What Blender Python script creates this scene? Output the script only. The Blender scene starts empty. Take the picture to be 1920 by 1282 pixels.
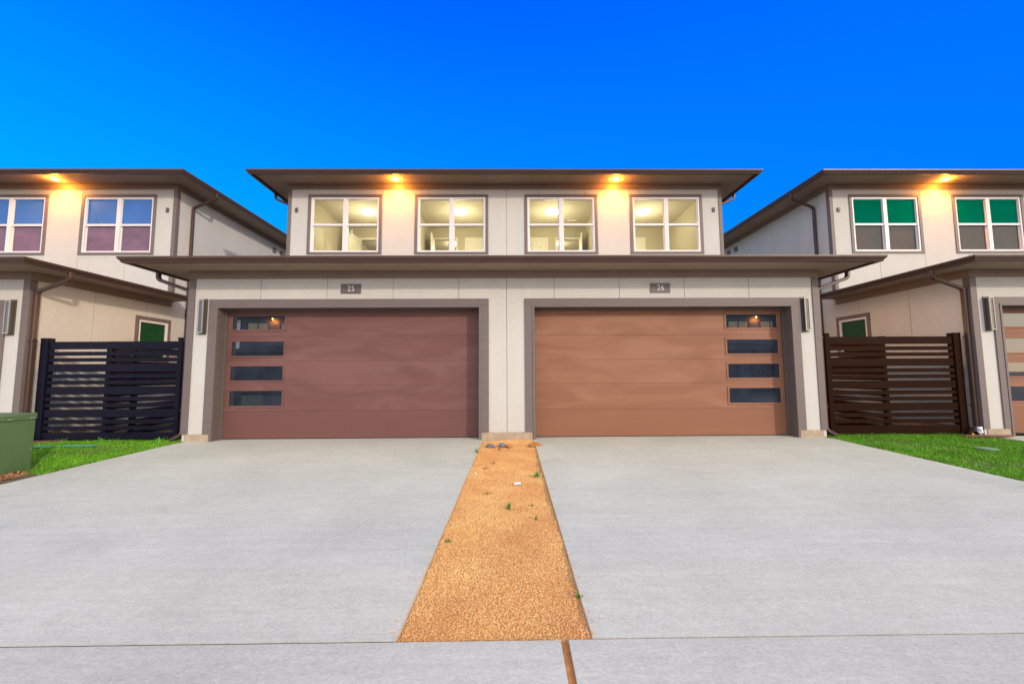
import bpy, math, random
import numpy as np
from mathutils import Vector, Euler
R = math.radians
random.seed(7)
rng = np.random.default_rng(11)
sc = bpy.context.scene
C = bpy.data.collections.new("place"); sc.collection.children.link(C)

# ------------------------------------------------------------------ camera
cam = bpy.data.cameras.new("camera"); co = bpy.data.objects.new("camera", cam); C.objects.link(co)
sc.camera = co
cam.sensor_width = 36.0; cam.lens = 743.02 / 1920 * 36.0
cam.clip_start = 0.05; cam.clip_end = 3000
CAMP = Vector((0.010, -7.421, 1.2008)); PIT, YAW, ROL = 0.08043, 0.011807, 0.005447
def _ray(a, b):
    cr, sr, cp, sp, cy, sy = math.cos(ROL), math.sin(ROL), math.cos(PIT), math.sin(PIT), math.cos(YAW), math.sin(YAW)
    a, b = a*cr + b*sr, -a*sr + b*cr
    x, y, z = a, cp - b*sp, sp + b*cp
    return Vector((x*cy + y*sy, -x*sy + y*cy, z))
fw = _ray(0, 0); rt = _ray(1, 0) - fw; up = _ray(0, 1) - fw
from mathutils import Matrix
co.matrix_world = Matrix(((rt.x, up.x, -fw.x, CAMP.x), (rt.y, up.y, -fw.y, CAMP.y), (rt.z, up.z, -fw.z, CAMP.z), (0, 0, 0, 1)))

# ------------------------------------------------------------------ sky
SUN_EL, SUN_AZ = R(20), R(42)        # azimuth to the right of straight behind the camera
w = bpy.data.worlds.new("World"); sc.world = w; w.use_nodes = True
nt = w.node_tree; nt.nodes.clear()
def N(t, **k):
    n = nt.nodes.new(t)
    for a, b in k.items(): setattr(n, a, b)
    return n
def L(a, b): nt.links.new(a, b)
def math_(op, a, b=None, c=None, clamp=False):
    n = N('ShaderNodeMath', operation=op, use_clamp=clamp)
    for i, v in enumerate((a, b, c)):
        if v is None: continue
        if hasattr(v, 'is_linked') or hasattr(v, 'links'): L(v, n.inputs[i])
        else: n.inputs[i].default_value = v
    return n.outputs[0]
def mixc(f, a, b, mode='MIX'):
    n = N('ShaderNodeMix', data_type='RGBA', blend_type=mode)
    for s, v in ((n.inputs[0], f), (n.inputs[6], a), (n.inputs[7], b)):
        if hasattr(v, 'links'): L(v, s)
        else: s.default_value = v if not isinstance(v, tuple) else (*v, 1) if len(v) == 3 else v
    return n.outputs[2]
def ramp01(v, lo, hi):
    n = N('ShaderNodeMapRange', interpolation_type='SMOOTHSTEP'); L(v, n.inputs[0])
    n.inputs[1].default_value = lo; n.inputs[2].default_value = hi
    return n.outputs[0]
tc = N('ShaderNodeTexCoord'); sx = N('ShaderNodeSeparateXYZ'); L(tc.outputs['Generated'], sx.inputs[0])
X_, Y_, Z_ = sx.outputs
sky = N('ShaderNodeTexSky', sky_type='NISHITA', sun_disc=False)
sky.sun_elevation = SUN_EL; sky.sun_rotation = math.pi - SUN_AZ
# deep blue dusk half of the sky (beyond the houses)
green = math_('ADD', 0.4768, math_('MULTIPLY', X_, -0.2309))
green = math_('ADD', green, math_('MULTIPLY', Z_, -0.4867))
green = math_('ADD', green, math_('MULTIPLY', math_('MULTIPLY', X_, X_), -0.0323))
green = math_('MINIMUM', math_('MAXIMUM', math_('ADD', green, math_('MULTIPLY', math_('MULTIPLY', X_, Z_), 0.333)), .12), .5)
cb_ = N('ShaderNodeCombineColor'); L(green, cb_.inputs[1]); cb_.inputs[0].default_value = 0; cb_.inputs[2].default_value = 1.08
# the sky pales towards the horizon; added behind the roofs to light side walls
blue = mixc(ramp01(Z_, 0.30, 0.02), cb_.outputs[0], (0.85, 1.55, 1.75))
# bright after-glow half of the sky (behind the camera): warm to the right, mauve to the left
glow = mixc(ramp01(X_, -0.75, 0.65), (1.38, 1.38, 1.65), (1.74, 1.50, 1.28))
hi = mixc(ramp01(Z_, 0.15, 0.80), glow, (1.34, 1.42, 1.58))
nish = mixc(1.0, sky.outputs[0], (0.05, 0.05, 0.05), 'MULTIPLY')
back = mixc(1.0, hi, nish, 'ADD')
allc = mixc(ramp01(Y_, -0.10, 0.47), back, blue)
bg = N('ShaderNodeBackground'); L(allc, bg.inputs[0]); bg.inputs[1].default_value = 1.0
wo = N('ShaderNodeOutputWorld'); L(bg.outputs[0], wo.inputs[0])

# ------------------------------------------------------------------ sun
sl = bpy.data.lights.new("sun", 'SUN'); sl.energy = 2.1; sl.angle = R(2.0); sl.color = (1.0, 0.86, 0.68)
so = bpy.data.objects.new("sun", sl); C.objects.link(so)
sd = Vector((-math.sin(SUN_AZ)*math.cos(SUN_EL), math.cos(SUN_AZ)*math.cos(SUN_EL), -math.sin(SUN_EL)))
so.rotation_euler = sd.to_track_quat('-Z', 'Y').to_euler(); so.location = (20, -20, 20)

sc.view_settings.view_transform = 'Standard'; sc.view_settings.look = 'None'
sc.view_settings.exposure = 0.0; sc.view_settings.gamma = 1.0; sc.view_settings.use_curve_mapping = False
sc.cycles.max_bounces = 8; sc.cycles.transparent_max_bounces = 16
sc.cycles.sample_clamp_indirect = 6.0
sc.cycles.use_denoising = True

# ------------------------------------------------------------------ materials
def mat(name, col, rough=.6, metal=0, spec=.5, var=.08, vscale=3.0, bump=0.0, bscale=60.0, stretch=(1, 1, 1),
        col2=None, speck=None, rvar=.08, ior=None, emit=None, estr=0):
    m = bpy.data.materials.new(name); m.use_nodes = True; t = m.node_tree
    b = t.nodes['Principled BSDF']
    b.inputs['Roughness'].default_value = rough; b.inputs['Metallic'].default_value = metal
    b.inputs['Specular IOR Level'].default_value = spec
    if ior: b.inputs['IOR'].default_value = ior
    tcn = t.nodes.new('ShaderNodeTexCoord'); mp = t.nodes.new('ShaderNodeMapping'); mp.inputs['Scale'].default_value = stretch
    t.links.new(tcn.outputs['Object'], mp.inputs[0])
    nz = t.nodes.new('ShaderNodeTexNoise'); nz.inputs['Scale'].default_value = vscale; nz.inputs['Detail'].default_value = 6
    nz.inputs['Roughness'].default_value = .65
    t.links.new(mp.outputs[0], nz.inputs['Vector'])
    cr = t.nodes.new('ShaderNodeValToRGB'); t.links.new(nz.outputs[0], cr.inputs[0])
    lo = [c*(1-var) for c in col]; hi_ = col2 if col2 else [min(1, c*(1+var)) for c in col]
    cr.color_ramp.elements[0].position = .3; cr.color_ramp.elements[1].position = .72
    cr.color_ramp.elements[0].color = (*lo, 1); cr.color_ramp.elements[1].color = (*hi_, 1)
    out = cr.outputs[0]
    if speck:
        n2 = t.nodes.new('ShaderNodeTexNoise'); n2.inputs['Scale'].default_value = speck[0]; n2.inputs['Detail'].default_value = 3
        t.links.new(mp.outputs[0], n2.inputs['Vector'])
        mx = t.nodes.new('ShaderNodeMix'); mx.data_type = 'RGBA'; mx.blend_type = 'OVERLAY'; mx.inputs[0].default_value = speck[1]
        t.links.new(out, mx.inputs[6]); t.links.new(n2.outputs[0], mx.inputs[7]); out = mx.outputs[2]
    t.links.new(out, b.inputs['Base Color'])
    mr = t.nodes.new('ShaderNodeMapRange'); t.links.new(nz.outputs[0], mr.inputs[0])
    mr.inputs[3].default_value = max(0, rough-rvar); mr.inputs[4].default_value = min(1, rough+rvar)
    t.links.new(mr.outputs[0], b.inputs['Roughness'])
    if bump:
        bn = t.nodes.new('ShaderNodeTexNoise'); bn.inputs['Scale'].default_value = bscale; bn.inputs['Detail'].default_value = 4
        t.links.new(mp.outputs[0], bn.inputs['Vector'])
        bp = t.nodes.new('ShaderNodeBump'); bp.inputs['Strength'].default_value = bump; bp.inputs['Distance'].default_value = .01
        t.links.new(bn.outputs[0], bp.inputs['Height']); t.links.new(bp.outputs[0], b.inputs['Normal'])
    if emit:
        b.inputs['Emission Color'].default_value = (*emit, 1); b.inputs['Emission Strength'].default_value = estr
    return m
M = {}
M['wall'] = mat('painted_fibre_cement', (.54, .515, .475), .75, var=.055, vscale=1.4, bump=.25, bscale=45, stretch=(1, 1, .45), speck=(26, .09))
M['joint'] = mat('panel_joint', (.16, .145, .13), .9)
M['trim'] = mat('taupe_trim_paint', (.150, .115, .108), .55, var=.10, vscale=2.5, bump=.12, bscale=18, stretch=(1, 1, 6))
M['frieze'] = mat('taupe_frieze_light_lifted', (.250, .175, .130), .6, var=.10, vscale=2.0, bump=.1, bscale=20)  # trim paint lightened to stand in for light under the eaves
M['soffit'] = mat('taupe_soffit_light_lifted', (.33, .24, .175), .7, var=.08, vscale=1.3, bump=.08, bscale=30)  # same trim paint, with light under the overhang put into its colour
M['metal'] = mat('brown_gutter_metal', (.072, .038, .029), .38, metal=.0, spec=.4, var=.08, vscale=3)
M['roof'] = mat('asphalt_shingles', (.06, .055, .05), .95, var=.3, vscale=20, bump=.4, bscale=120)
M['vinyl'] = mat('white_vinyl', (.74, .70, .70), .4, var=.03)
M['found'] = mat('limestone_footing', (.40, .31, .22), .9, var=.22, vscale=9, bump=.5, bscale=40)
M['jamb'] = mat('door_jamb_paint', (.115, .090, .082), .6, var=.1, stretch=(1, 1, 4))
M['plaque'] = mat('plaque_plate', (.115, .095, .09), .45, var=.1, vscale=8)
M['digit'] = mat('plaque_digit', (.75, .72, .68), .4)
M['black'] = mat('black_rubber', (.015, .015, .015), .7)
M['lampmetal'] = mat('bronze_fixture', (.10, .085, .075), .35, metal=.3)
M['lampframe'] = mat('champagne_fixture_edge', (.36, .34, .27), .3, metal=.3)
M['lampglass'] = mat('dark_lamp_glass', (.035, .035, .055), .08, spec=1)
M['bulb'] = mat('lit_bulb', (1, .8, .5), .4, emit=(1.0, .86, .62), estr=30)
M['ceilglow'] = mat('lit_opal_glass', (1, .95, .8), .4, emit=(1.0, .97, .86), estr=2.6)
M['roomwall'] = mat('room_wall_paint', (.55, .50, .355), .8, var=.02)
M['roomceil'] = mat('room_ceiling_paint', (.60, .56, .42), .9, var=.02)
M['doorwhite'] = mat('white_interior_door', (.80, .78, .66), .45, var=.02)
M['carpet'] = mat('carpet', (.35, .31, .25), .95, bump=.3, bscale=200)
M['silver'] = mat('silver_flexible_duct', (.55, .56, .6), .3, metal=.8)
M['tape'] = mat('blue_painters_tape', (.30, .48, .60), .7)

def fence_mat(name, c, sp=.10):
    return mat(name, c, .38, spec=sp, var=.25, vscale=4, bump=.25, bscale=14, stretch=(1, 1, 8))
M['fencedark'] = fence_mat('black_stained_fence_boards', (.0065, .0060, .015))
M['fencebrown'] = fence_mat('dark_brown_fence_boards', (.020, .0070, .0035), .03)

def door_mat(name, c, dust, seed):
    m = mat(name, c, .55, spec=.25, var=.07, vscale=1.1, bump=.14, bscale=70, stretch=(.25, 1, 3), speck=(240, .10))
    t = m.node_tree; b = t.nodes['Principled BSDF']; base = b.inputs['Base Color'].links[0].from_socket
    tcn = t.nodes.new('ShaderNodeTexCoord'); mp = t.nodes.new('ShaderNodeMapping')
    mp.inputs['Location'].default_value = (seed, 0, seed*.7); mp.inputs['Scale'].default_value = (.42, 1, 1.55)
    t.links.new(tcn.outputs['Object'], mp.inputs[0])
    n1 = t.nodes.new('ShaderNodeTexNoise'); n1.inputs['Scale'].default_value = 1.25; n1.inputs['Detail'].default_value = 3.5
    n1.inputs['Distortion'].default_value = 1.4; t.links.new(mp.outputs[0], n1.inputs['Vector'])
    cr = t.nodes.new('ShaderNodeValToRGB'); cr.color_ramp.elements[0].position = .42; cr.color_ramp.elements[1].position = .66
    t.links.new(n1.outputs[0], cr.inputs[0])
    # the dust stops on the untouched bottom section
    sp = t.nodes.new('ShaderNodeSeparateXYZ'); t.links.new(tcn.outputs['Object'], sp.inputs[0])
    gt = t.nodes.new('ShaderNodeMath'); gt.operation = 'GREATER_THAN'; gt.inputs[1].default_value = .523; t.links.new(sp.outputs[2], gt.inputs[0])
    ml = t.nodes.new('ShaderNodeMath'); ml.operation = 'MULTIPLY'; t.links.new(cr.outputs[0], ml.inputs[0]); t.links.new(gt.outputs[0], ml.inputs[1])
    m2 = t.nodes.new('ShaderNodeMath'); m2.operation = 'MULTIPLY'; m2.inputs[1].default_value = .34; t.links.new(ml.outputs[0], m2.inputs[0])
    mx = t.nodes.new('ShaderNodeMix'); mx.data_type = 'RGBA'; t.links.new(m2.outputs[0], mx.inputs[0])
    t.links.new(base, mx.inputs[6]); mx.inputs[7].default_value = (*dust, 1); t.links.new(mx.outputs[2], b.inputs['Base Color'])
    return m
M['door25'] = door_mat('brown_door_cool_light_tint', (.155, .068, .060), (.25, .135, .12), 3.1)  # both doors share one paint; cooler light is tinted into this copy
M['door26'] = door_mat('brown_door_warm_light_tint', (.250, .108, .062), (.41, .215, .14), 9.4)  # same door paint with the warm light on the right tinted in

def glass_mat(name):
    m = bpy.data.materials.new(name); m.use_nodes = True; t = m.node_tree; t.nodes.clear()
    o = t.nodes.new('ShaderNodeOutputMaterial'); mx = t.nodes.new('ShaderNodeMixShader')
    tr = t.nodes.new('ShaderNodeBsdfTransparent'); tr.inputs[0].default_value = (.95, .97, .95, 1)
    gl = t.nodes.new('ShaderNodeBsdfGlossy'); gl.inputs['Roughness'].default_value = .01
    fr = t.nodes.new('ShaderNodeFresnel'); fr.inputs[0].default_value = 1.35
    t.links.new(fr.outputs[0], mx.inputs[0]); t.links.new(tr.outputs[0], mx.inputs[1]); t.links.new(gl.outputs[0], mx.inputs[2])
    t.links.new(mx.outputs[0], o.inputs[0]); return m
M['clear'] = glass_mat('clear_glass')
M['garageglass'] = mat('dark_garage_glass', (.020, .027, .040), .012, rvar=.01, spec=.5, ior=1.95, var=.35, vscale=4, bump=.006, bscale=3)
M['bluetop'] = mat('glass_painted_sky_reflection', (.055, .16, .46), .3, spec=.10, var=.12, vscale=.9)  # blue sky reflection put into the base colour
M['mauvescreen'] = mat('mauve_insect_screen', (.17, .105, .16), .6, spec=.3, var=.28, vscale=1.7, stretch=(1, 1, 1.6))
M['greentop'] = mat('green_film_glass', (.0, .13, .078), .5, spec=.0, var=.15, vscale=1.2)
M['greyscreen'] = mat('charcoal_insect_screen', (.065, .062, .06), .65, spec=.3, var=.22, vscale=1.7)
M['sidegreen'] = mat('dark_green_film_glass', (.010, .060, .020), .12, spec=.3, var=.2, vscale=1.5)
M['litpane'] = mat('lit_room_glass', (.5, .4, .2), .2, emit=(1.0, .78, .34), estr=.9)

def concrete(name, base, seed):
    m = bpy.data.materials.new(name); m.use_nodes = True; t = m.node_tree; b = t.nodes['Principled BSDF']
    b.inputs['Roughness'].default_value = .85; b.inputs['Specular IOR Level'].default_value = .25
    tcn = t.nodes.new('ShaderNodeTexCoord')
    def noise(scale, det, st, ro=.6, dist=0):
        mp = t.nodes.new('ShaderNodeMapping'); mp.inputs['Scale'].default_value = st; mp.inputs['Location'].default_value = (seed, seed*2, 0)
        t.links.new(tcn.outputs['Object'], mp.inputs[0])
        n = t.nodes.new('ShaderNodeTexNoise'); n.inputs['Scale'].default_value = scale; n.inputs['Detail'].default_value = det
        n.inputs['Roughness'].default_value = ro; n.inputs['Distortion'].default_value = dist
        t.links.new(mp.outputs[0], n.inputs['Vector']); return n.outputs[0]
    def ov(a, bb, f, mode='OVERLAY'):
        mx = t.nodes.new('ShaderNodeMix'); mx.data_type = 'RGBA'; mx.blend_type = mode; mx.inputs[0].default_value = f
        t.links.new(a, mx.inputs[6]); t.links.new(bb, mx.inputs[7]); return mx.outputs[2]
    rgb = t.nodes.new('ShaderNodeRGB'); rgb.outputs[0].default_value = (*base, 1)
    c = ov(rgb.outputs[0], noise(.7, 5, (1, 1, 1)), .20)
    c = ov(c, noise(2.4, 8, (.50, 1.5, 1), .8, .9), .16)       # trowel and screed streaks
    st = noise(4.5, 10, (.13, 2.8, 1), .85)
    c = ov(c, st, .20)
    c = ov(c, noise(75, 3, (.6, 1, 1), .9), .42)
    c = ov(c, noise(14, 8, (.8, 1.2, 1), .85), .26)
    blot = noise(1.15, 6, (.55, 1.25, 1), .7, 1.0)              # damp smears
    cb = t.nodes.new('ShaderNodeValToRGB'); cb.color_ramp.elements[0].position = .60; cb.color_ramp.elements[1].position = .74
    cb.color_ramp.elements[0].color = (1, 1, 1, 1); cb.color_ramp.elements[1].color = (.86, .86, .865, 1)
    t.links.new(blot, cb.inputs[0]); c = ov(c, cb.outputs[0], 1.0, 'MULTIPLY')
    vo = t.nodes.new('ShaderNodeTexVoronoi'); vo.inputs['Scale'].default_value = 2.3; vo.inputs['Randomness'].default_value = 1
    t.links.new(tcn.outputs['Object'], vo.inputs['Vector'])
    cv = t.nodes.new('ShaderNodeValToRGB'); cv.color_ramp.elements[0].position = .012; cv.color_ramp.elements[1].position = .022
    cv.color_ramp.elements[0].color = (.55, .54, .52, 1); cv.color_ramp.elements[1].color = (1, 1, 1, 1)
    t.links.new(vo.outputs['Distance'], cv.inputs[0]); c = ov(c, cv.outputs[0], 1.0, 'MULTIPLY')
    t.links.new(c, b.inputs['Base Color'])
    bp = t.nodes.new('ShaderNodeBump'); bp.inputs['Strength'].default_value = .35; bp.inputs['Distance'].default_value = .004
    ad = t.nodes.new('ShaderNodeMath'); ad.operation = 'ADD'; t.links.new(noise(90, 5, (.35, 1, 1), .8), ad.inputs[0]); t.links.new(st, ad.inputs[1])
    t.links.new(ad.outputs[0], bp.inputs['Height']); t.links.new(bp.outputs[0], b.inputs['Normal'])
    return m
M['conc'] = concrete('driveway_concrete', (.492, .475, .395), 1.0)
M['conc2'] = concrete('pavement_concrete', (.462, .448, .378), 5.0)
M['dirt'] = mat('orange_clay_dirt', (.42, .17, .045), .95, var=.3, vscale=12, bump=.6, bscale=60)
M['gravelbase'] = mat('granite_gravel_bed', (.56, .28, .09), .95, var=.25, vscale=40, bump=.8, bscale=120)
M['jointshadedirt'] = mat('joint_shade_and_dirt', (.018, .017, .016), .9, var=.4, vscale=6)  # dark strip stands for shade and dirt in the open joint
M['soil'] = mat('soil', (.10, .085, .03), .95, var=.4, vscale=8, bump=.6, bscale=50)
M['asphalt'] = mat('asphalt', (.05, .05, .052), .9, var=.2, vscale=30, bump=.4, bscale=150)
M['earth'] = mat('rough_ground', (.16, .13, .09), .95, var=.3, vscale=.3)
M['boxgreen'] = mat('green_cabinet_paint', (.075, .135, .050), .45, var=.10, vscale=4, bump=.15, bscale=200)
M['boxlid'] = mat('green_cabinet_lid', (.10, .19, .11), .45, var=.08)
M['bolt'] = mat('galvanised_bolt', (.35, .38, .3), .35, metal=.7)
M['rock'] = mat('grey_rock', (.16, .16, .18), .85, var=.3, vscale=20, bump=.5, bscale=60)
M['whitestone'] = mat('pale_stone', (.7, .66, .6), .8)
M['plank'] = mat('red_brown_plank', (.20, .07, .045), .7, var=.3, vscale=6, stretch=(1, 6, 1))
M['leafyellow'] = mat('yellow_leaf', (.75, .42, .03), .6)
M['weed'] = mat('weed_leaf', (.09, .22, .03), .6, var=.3, vscale=20)
M['tuft'] = mat('tuft_blade', (.14, .40, .03), .6, var=.3, vscale=20)
M['dryweed'] = mat('dry_weed_leaf', (.20, .11, .03), .8, var=.3, vscale=20)
M['net'] = mat('pale_blue_plastic_netting', (.10, .40, .36), .5)
M['valve'] = mat('grey_green_valve_cover', (.20, .30, .16), .7)

def island_mat(name, cols, rough=.8, bump=0):
    m = bpy.data.materials.new(name); m.use_nodes = True; t = m.node_tree; b = t.nodes['Principled BSDF']
    b.inputs['Roughness'].default_value = rough; b.inputs['Specular IOR Level'].default_value = .25
    g = t.nodes.new('ShaderNodeNewGeometry'); cr = t.nodes.new('ShaderNodeValToRGB'); e = cr.color_ramp.elements
    e[0].color = (*cols[0], 1); e[1].color = (*cols[-1], 1)
    for i, c in enumerate(cols[1:-1]):
        q = e.new((i+1)/(len(cols)-1)); q.color = (*c, 1)
    t.links.new(g.outputs['Random Per Island'], cr.inputs[0])
    tcn = t.nodes.new('ShaderNodeTexCoord'); n = t.nodes.new('ShaderNodeTexNoise'); n.inputs['Scale'].default_value = 1.8; n.inputs['Detail'].default_value = 5
    t.links.new(tcn.outputs['Object'], n.inputs['Vector'])
    mx = t.nodes.new('ShaderNodeMix'); mx.data_type = 'RGBA'; mx.blend_type = 'OVERLAY'; mx.inputs[0].default_value = .55
    t.links.new(cr.outputs[0], mx.inputs[6]); t.links.new(n.outputs[0], mx.inputs[7]); t.links.new(mx.outputs[2], b.inputs['Base Color'])
    return m
M['pebble'] = island_mat('granite_pebbles', [(.50, .235, .07), (.66, .34, .115), (.76, .42, .155), (.70, .37, .13), (.84, .55, .27)])
M['blade'] = island_mat('grass_blades', [(.025, .13, .003), (.07, .28, .006), (.14, .39, .010), (.26, .42, .04), (.09, .30, .007)], .6)
M['chips'] = island_mat('wood_chips', [(.10, .04, .02), (.30, .13, .06), (.45, .27, .16), (.22, .09, .04)], .9)

# ------------------------------------------------------------------ mesh helpers
class MB:
    def __init__(s): s.v = []; s.f = []; s.mi = []
    def quad(s, pts, m=0):
        i = len(s.v); s.v += [tuple(p) for p in pts]; s.f.append(tuple(range(i, i+len(pts)))); s.mi.append(m); return s
    def box(s, x0, x1, y0, y1, z0, z1, m=0):
        if x0 > x1: x0, x1 = x1, x0
        if y0 > y1: y0, y1 = y1, y0
        i = len(s.v); s.v += [(x, y, z) for z in (z0, z1) for y in (y0, y1) for x in (x0, x1)]
        for f in ((0, 2, 3, 1), (4, 5, 7, 6), (0, 1, 5, 4), (2, 6, 7, 3), (0, 4, 6, 2), (1, 3, 7, 5)):
            s.f.append(tuple(i+k for k in f)); s.mi.append(m)
        return s
    def loft(s, rings, close=True, caps=True, m=0):
        i = len(s.v); n = len(rings[0])
        for r in rings: s.v += [tuple(p) for p in r]
        for a in range(len(rings)-1):
            for k in range(n if close else n-1):
                k2 = (k+1) % n
                s.f.append((i+a*n+k, i+a*n+k2, i+(a+1)*n+k2, i+(a+1)*n+k)); s.mi.append(m)
        if caps:
            s.f.append(tuple(i+k for k in range(n))[::-1]); s.mi.append(m)
            s.f.append(tuple(i+(len(rings)-1)*n+k for k in range(n))); s.mi.append(m)
        return s
    def disc(s, c, r, h, n=24, m=0):
        rings = [[(c[0]+rr*math.cos(2*math.pi*k/n), c[1]+rr*math.sin(2*math.pi*k/n), c[2]+zz) for k in range(n)] for rr, zz in ((r, 0), (r, h))]
        return s.loft(rings, m=m)
    def build(s, name, mats, parent=None, bevel=0, smooth=False):
        me = bpy.data.meshes.new(name); me.from_pydata(s.v, [], s.f)
        for q in (mats if isinstance(mats, (list, tuple)) else [mats]): me.materials.append(q)
        me.polygons.foreach_set('material_index', s.mi); me.polygons.foreach_set('use_smooth', [smooth]*len(s.f)); me.update()
        o = bpy.data.objects.new(name, me); C.objects.link(o)
        if parent: o.parent = parent
        if bevel:
            b = o.modifiers.new('bevel', 'BEVEL'); b.width = bevel; b.segments = 2; b.limit_method = 'ANGLE'
        return o
def tag(o, label=None, cat=None, group=None, kind=None):
    for k, v in (('label', label), ('category', cat), ('group', group), ('kind', kind)):
        if v: o[k] = v
    return o
def empty(name, loc=(0, 0, 0)):
    o = bpy.data.objects.new(name, None); C.objects.link(o); o.location = loc; o.empty_display_size = .1; return o
def fillet(path, r, n=5):
    out = [Vector(path[0])]
    for i in range(1, len(path)-1):
        a, b, c = Vector(path[i-1]), Vector(path[i]), Vector(path[i+1])
        d1 = (a-b); d2 = (c-b); rr = min(r, d1.length*.45, d2.length*.45)
        p, q = b+d1.normalized()*rr, b+d2.normalized()*rr
        for k in range(n+1):
            t = k/n; out.append((1-t)**2*p + 2*t*(1-t)*b + t*t*q)
    out.append(Vector(path[-1])); return out
def pipe(mb, path, hw, hd, side=Vector((0, 1, 0)), m=0):
    """rectangular downpipe: hw half width along `side`, hd half depth across"""
    rings = []
    for i, p in enumerate(path):
        t = ((path[i]-path[i-1]).normalized() if i else Vector()) + ((path[i+1]-path[i]).normalized() if i < len(path)-1 else Vector())
        t.normalize(); s_ = (side - t*side.dot(t)).normalized(); n = t.cross(s_)
        cc = .3
        pts = [(-1, -1+cc), (-1+cc, -1), (1-cc, -1), (1, -1+cc), (1, 1-cc), (1-cc, 1), (-1+cc, 1), (-1, 1-cc)]
        rings.append([p + s_*hw*a + n*hd*b for a, b in pts])
    mb.loft(rings, m=m)

# ------------------------------------------------------------------ the house
WG, DEP, ZS1, ZS2 = 5.945, 3.103, 3.165, 6.395    # half width, set-back of the upper floor, soffit heights
WU = 5.92; BACK = 12.0
def grid_wall(mb, axis, at, us, zs, joints, holes, depth=.007):
    """panelled sheet in the plane axis=at ('y' faces -y, '+x'/'-x' face those ways)"""
    ub = sorted(set([us[0], us[1]] + [j for j in joints if us[0] < j < us[1]] + [h for q in holes for h in q[:2]]))
    zb = sorted(set([zs[0], zs[1]] + [h for q in holes for h in q[2:]]))
    def pt(u, z, d):
        if axis == 'y': return (u, at+d, z)
        return (at-d, u, z) if axis == '+x' else (at+d, u, z)
    g = .0045
    for a, b in zip(ub, ub[1:]):
        for c, d in zip(zb, zb[1:]):
            um, zm = (a+b)/2, (c+d)/2
            if any(h[0] < um < h[1] and h[2] < zm < h[3] for h in holes): continue
            a2 = a+g if a in joints else a; b2 = b-g if b in joints else b
            q = [pt(a2, c, 0), pt(b2, c, 0), pt(b2, d, 0), pt(a2, d, 0)]
            q2 = [pt(a, c, depth), pt(b, c, depth), pt(b, d, depth), pt(a, d, depth)]
            if axis == '-x': q.reverse(); q2.reverse()
            mb.quad(q, 0); mb.quad(q2, 1)
            for u in ((a2,) if a in joints else ()) + ((b2,) if b in joints else ()):
                mb.quad([pt(u, c, 0), pt(u, c, depth), pt(u, d, depth), pt(u, d, 0)], 0)

def sweep_eave(mb, x, y0, yb, prof, m=0):
    """run a profile (outward offset, height) along left side, front, right side of a roof"""
    rings = []
    for (px, py, ox, oy) in ((-x, yb, -1, 0), (-x, y0, -1, -1), (x, y0, 1, -1), (x, yb, 1, 0)):
        rings.append([(px+ox*o, py+oy*o, z) for o, z in prof])
    mb.loft(rings, m=m)
def gutter_profile(zt):
    return [(0, zt-.012), (0, zt-.105), (.055, zt-.105), (.066, zt-.085), (.072, zt-.068), (.088, zt-.055), (.098, zt-.038),
            (.102, zt-.020), (.102, zt), (.092, zt), (.090, zt-.018), (.012, zt-.022)]

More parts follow.
